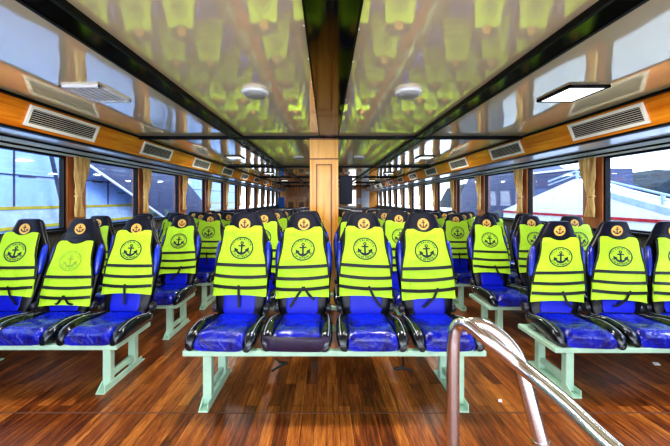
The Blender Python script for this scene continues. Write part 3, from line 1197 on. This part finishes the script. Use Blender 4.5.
# loose strap ends on the floor behind the front bench
def floor_strap(pts, label):
    P = [Vector(p) for p in pts]
    base = P[0].copy()
    t = thing('seat_strap', label, 'strap', base)
    obj('webbing', MB().tube([q - base for q in smooth_path(P, 6)], .008, M['webbing'], 6), t)
floor_strap([at(272, 371, 2.15), at(280, 366, 2.15), at(287, 363, 2.16), at(280, 362, 2.17), at(276, 358, 2.18)], 'black strap end lying on the floor under the seat with purple lip')
floor_strap([at(402, 354, 2.15), at(403, 366, 2.15), at(394, 369, 2.15), at(403, 368.5, 2.15), at(412, 371, 2.15)], 'black hooked strap hanging under the third and fourth centre seats')

# ------------------------------------------------------------------ outside
sea = MB().box((-90, -40, -1.6), (90, 90, -1.5), M['sea'])
o = struct('water', sea)

nb = thing('ferry', 'pale blue neighbouring ferry side with olive stripes seen through left windows', 'boat', (-5.6, 6.0, -1.5))
def rel(mb, name, parent, smooth=False):
    o = obj(name, mb, parent, smooth)
    for v in o.data.vertices:
        v.co -= parent.location
    return o
rel(MB().box((-6.2, 3.0, -1.5), (-5.6, 19.0, 3.6), M['boatblue']), 'hull_side', nb)
for z in (1.10, .74):
    rel(MB().box((-5.6, 3.0, z), (-5.57, 19.0, z + .06), M['olive']), 'stripe', nb)
rel(MB().box((-5.6, 3.0, .80), (-5.58, 19.0, 1.10), M['boatgrey']), 'grey_band', nb)
rel(MB().box((-5.6, 3.0, 2.30), (-5.5, 19.0, 2.42), M['seam']), 'gutter', nb)
for i in range(7):
    y = 4.2 + 1.15 * i
    rel(MB().box((-5.6, y, 1.16), (-5.585, y + .025, 2.3), M['seam']), 'seam', nb)
rel(MB().box((-5.6, 3.0, 1.72), (-5.585, 19.0, 1.74), M['seam']), 'seam', nb)
rel(MB().tube([(-5.3, 5.65, 2.6), (-5.3, 6.05, 1.0)], .035, M['seam'], 8), 'pole', nb)
for i in range(5):
    y = 4.6 + .85 * i
    rel(MB().box((-5.6, y, 1.45 + .25 * (i % 2)), (-5.58, y + .3, 1.47 + .25 * (i % 2)), M['seam']), 'vent_slot', nb)
# sloping slate panel (gangway side)
gw = thing('gangway', 'slate grey sloping gangway between the ferry and the left windows', 'gangway', (-5.3, 9.5, -1.5))
poly = [(6.55, 2.05), (8.3, 1.30), (9.6, .72), (13.0, .5), (12.9, 1.1), (11.3, 1.92), (9.8, 2.75), (7.0, 2.9)]
vs = [(-5.3, y, z) for y, z in poly] + [(-5.24, y, z) for y, z in poly]
n = len(poly)
mb = MB().add(vs, [tuple(range(n)), tuple(range(2 * n - 1, n - 1, -1))] + [(k, n + k, n + (k + 1) % n, (k + 1) % n) for k in range(n)], M['slate'])
rel(mb, 'side_panel', gw)
rel(MB().box((-5.30, 9.9, -1.5), (-5.24, 10.1, .8), M['slate']), 'support', gw)
e = MB().tube([(-5.22, 6.55, 2.05), (-5.22, 8.3, 1.30), (-5.22, 9.6, .72)], .03, M['boatwhite'], 6)
rel(e, 'edge_rail', gw, True)

wb = thing('boat', 'white boat bow with railing and red stripe seen through right windows', 'boat', (6.0, 6.5, -1.5))
poly = [(4.0, .75), (5.25, 1.14), (6.45, 1.48), (7.3, 1.78), (8.8, 1.34), (10.2, .95), (10.2, -1.5), (4.0, -1.5)]
n = len(poly)
vs = [(6.0, y, z) for y, z in poly] + [(6.5, y, z + .03) for y, z in poly]
mb = MB().add(vs, [tuple(range(n)), tuple(range(2 * n - 1, n - 1, -1))] + [(k, n + k, n + (k + 1) % n, (k + 1) % n) for k in range(n)], M['boatwhite'])
rel(mb, 'hull', wb)
rel(MB().box((5.97, 4.0, .86), (6.0, 10.2, .92), M['red']), 'stripe', wb)
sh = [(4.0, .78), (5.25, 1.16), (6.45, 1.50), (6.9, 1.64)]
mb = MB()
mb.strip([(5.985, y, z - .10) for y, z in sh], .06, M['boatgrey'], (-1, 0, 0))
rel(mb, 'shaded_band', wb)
top = [(6.05, 4.0, 1.05), (6.05, 5.25, 1.34), (6.05, 6.45, 1.68), (6.05, 7.3, 1.98), (6.05, 8.2, 1.78)]
rel(MB().tube(top, .022, M['boatgrey'], 6), 'rail', wb, True)
rel(MB().tube([(x, y, z - .10) for x, y, z in top], .014, M['boatgrey'], 6), 'rail', wb, True)
for y, z in ((4.3, 1.12), (5.4, 1.38), (6.5, 1.70), (7.25, 1.96)):
    rel(MB().box((6.03, y - .025, z - .3), (6.07, y + .025, z), M['boatgrey']), 'post', wb)
db = thing('cruise_boat', 'dark slate hull of a moored vessel seen through a right window beyond the white bow', 'boat', (6.6, 11.5, -1.5))
poly = [(7.8, -1.5), (7.85, 2.10), (9.7, 2.12), (10.6, 2.6), (13.6, 2.6), (15.5, 1.0), (15.5, -1.5)]
n = len(poly)
vs = [(6.6, y, z) for y, z in poly] + [(8.0, y, z) for y, z in poly]
rel(MB().add(vs, [tuple(range(n)), tuple(range(2 * n - 1, n - 1, -1))] + [(k, n + k, n + (k + 1) % n, (k + 1) % n) for k in range(n)], M['slate']), 'hull', db)
rel(MB().tube([(6.56, 7.85, 2.10), (6.56, 9.7, 2.12), (6.56, 10.6, 2.6)], .03, M['boatwhite'], 6), 'edge_rail', db, True)

# wooded hills
for side in (1,):
    hm = MB()
    rnd = random.Random(9)
    nx = 90
    top, bot, bk = [], [], []
    for i in range(nx + 1):
        y = -10 + 130 * i / nx
        h = 5.2 + 1.6 * math.sin(y * .07 + 1) + .8 * math.sin(y * .23) + rnd.uniform(-.25, .35)
        bot.append((side * 44, y, -1.6)); top.append((side * 48, y, h)); bk.append((side * 70, y, h + 3))
    hm.loft([bot, top, bk], M['hill'], False, False)
    o = struct('hill', hm, None, True)

# ------------------------------------------------------------------ light
w = bpy.data.worlds.new('World')
sc.world = w
w.use_nodes = True
nt = w.node_tree
bg = nt.nodes['Background']
tc = nt.nodes.new('ShaderNodeTexCoord')
sp = nt.nodes.new('ShaderNodeSeparateXYZ')
rp = nt.nodes.new('ShaderNodeValToRGB')
nt.links.new(tc.outputs['Generated'], sp.inputs[0])
nt.links.new(sp.outputs['Z'], rp.inputs[0])
rp.color_ramp.elements[0].position = 0.0
rp.color_ramp.elements[0].color = (.86, .91, 1.0, 1)
rp.color_ramp.elements[1].position = .6
rp.color_ramp.elements[1].color = (.62, .76, 1.0, 1)
nt.links.new(rp.outputs['Color'], bg.inputs['Color'])
bg.inputs['Strength'].default_value = 4.2

def area(name, loc, sx, sy, e, rot=(0, 0, 0), col=(1, .97, .92)):
    l = bpy.data.lights.new(name, 'AREA')
    l.shape = 'RECTANGLE'; l.size = sx; l.size_y = sy; l.energy = e; l.color = col
    o = bpy.data.objects.new(name, l)
    COL.objects.link(o)
    o.location = loc; o.rotation_euler = rot
    return o
for y in (2.25, 5.6, 8.9, 12.2):
    area('ceiling_fill_left', (-1.72, y, CZ - .03), .26, .3, 12 if y < 4 else 20)  # added fill light; the nearest left fixture itself is unlit
    area('ceiling_light_right', (1.83, y, CZ - .03), .26, .3, 12 if y < 4 else 20)
for y in (2.22, 5.6, 8.9, 12.2):
    for x in (-.53, .60):
        area('dome_fill', (x, y, CZ - .06), .16, .16, 16 if y < 4 else 34)  # added fill below the unlit discs, stronger deeper in the cabin
sl = bpy.data.lights.new('sun', 'SUN')
sl.energy = 3.2; sl.angle = math.radians(20); sl.color = (1, .98, .95)
so = bpy.data.objects.new('sun', sl); COL.objects.link(so)
so.rotation_euler = Vector((.62, -.35, .72)).to_track_quat('Z', 'Y').to_euler()
# added fill lamp behind the viewer, brightens the vests and seats
area('rear_fill', (0.1, -1.5, 1.5), 5.5, 1.6, 50, (math.radians(82), 0, 0), (1, 1, 1))

# ------------------------------------------------------------------ camera
cd = bpy.data.cameras.new('camera')
cam = bpy.data.objects.new('camera', cd)
COL.objects.link(cam)
cam.location = (0, 0, H)
cam.rotation_euler = (PI / 2, 0, 0)
cd.sensor_width = 36
cd.sensor_fit = 'HORIZONTAL'
cd.lens = 36 * F / 670
cd.shift_x = (335 - VX) / 670
cd.shift_y = -(223 - VY) / 670
cd.clip_start = .05
cd.clip_end = 500
sc.camera = cam
sc.view_settings.view_transform = 'Standard'
sc.view_settings.look = 'Medium High Contrast'
sc.view_settings.exposure = 0.0
sc.render.film_transparent = False
sc.cycles.max_bounces = 8
sc.cycles.glossy_bounces = 5
sc.cycles.transparent_max_bounces = 12
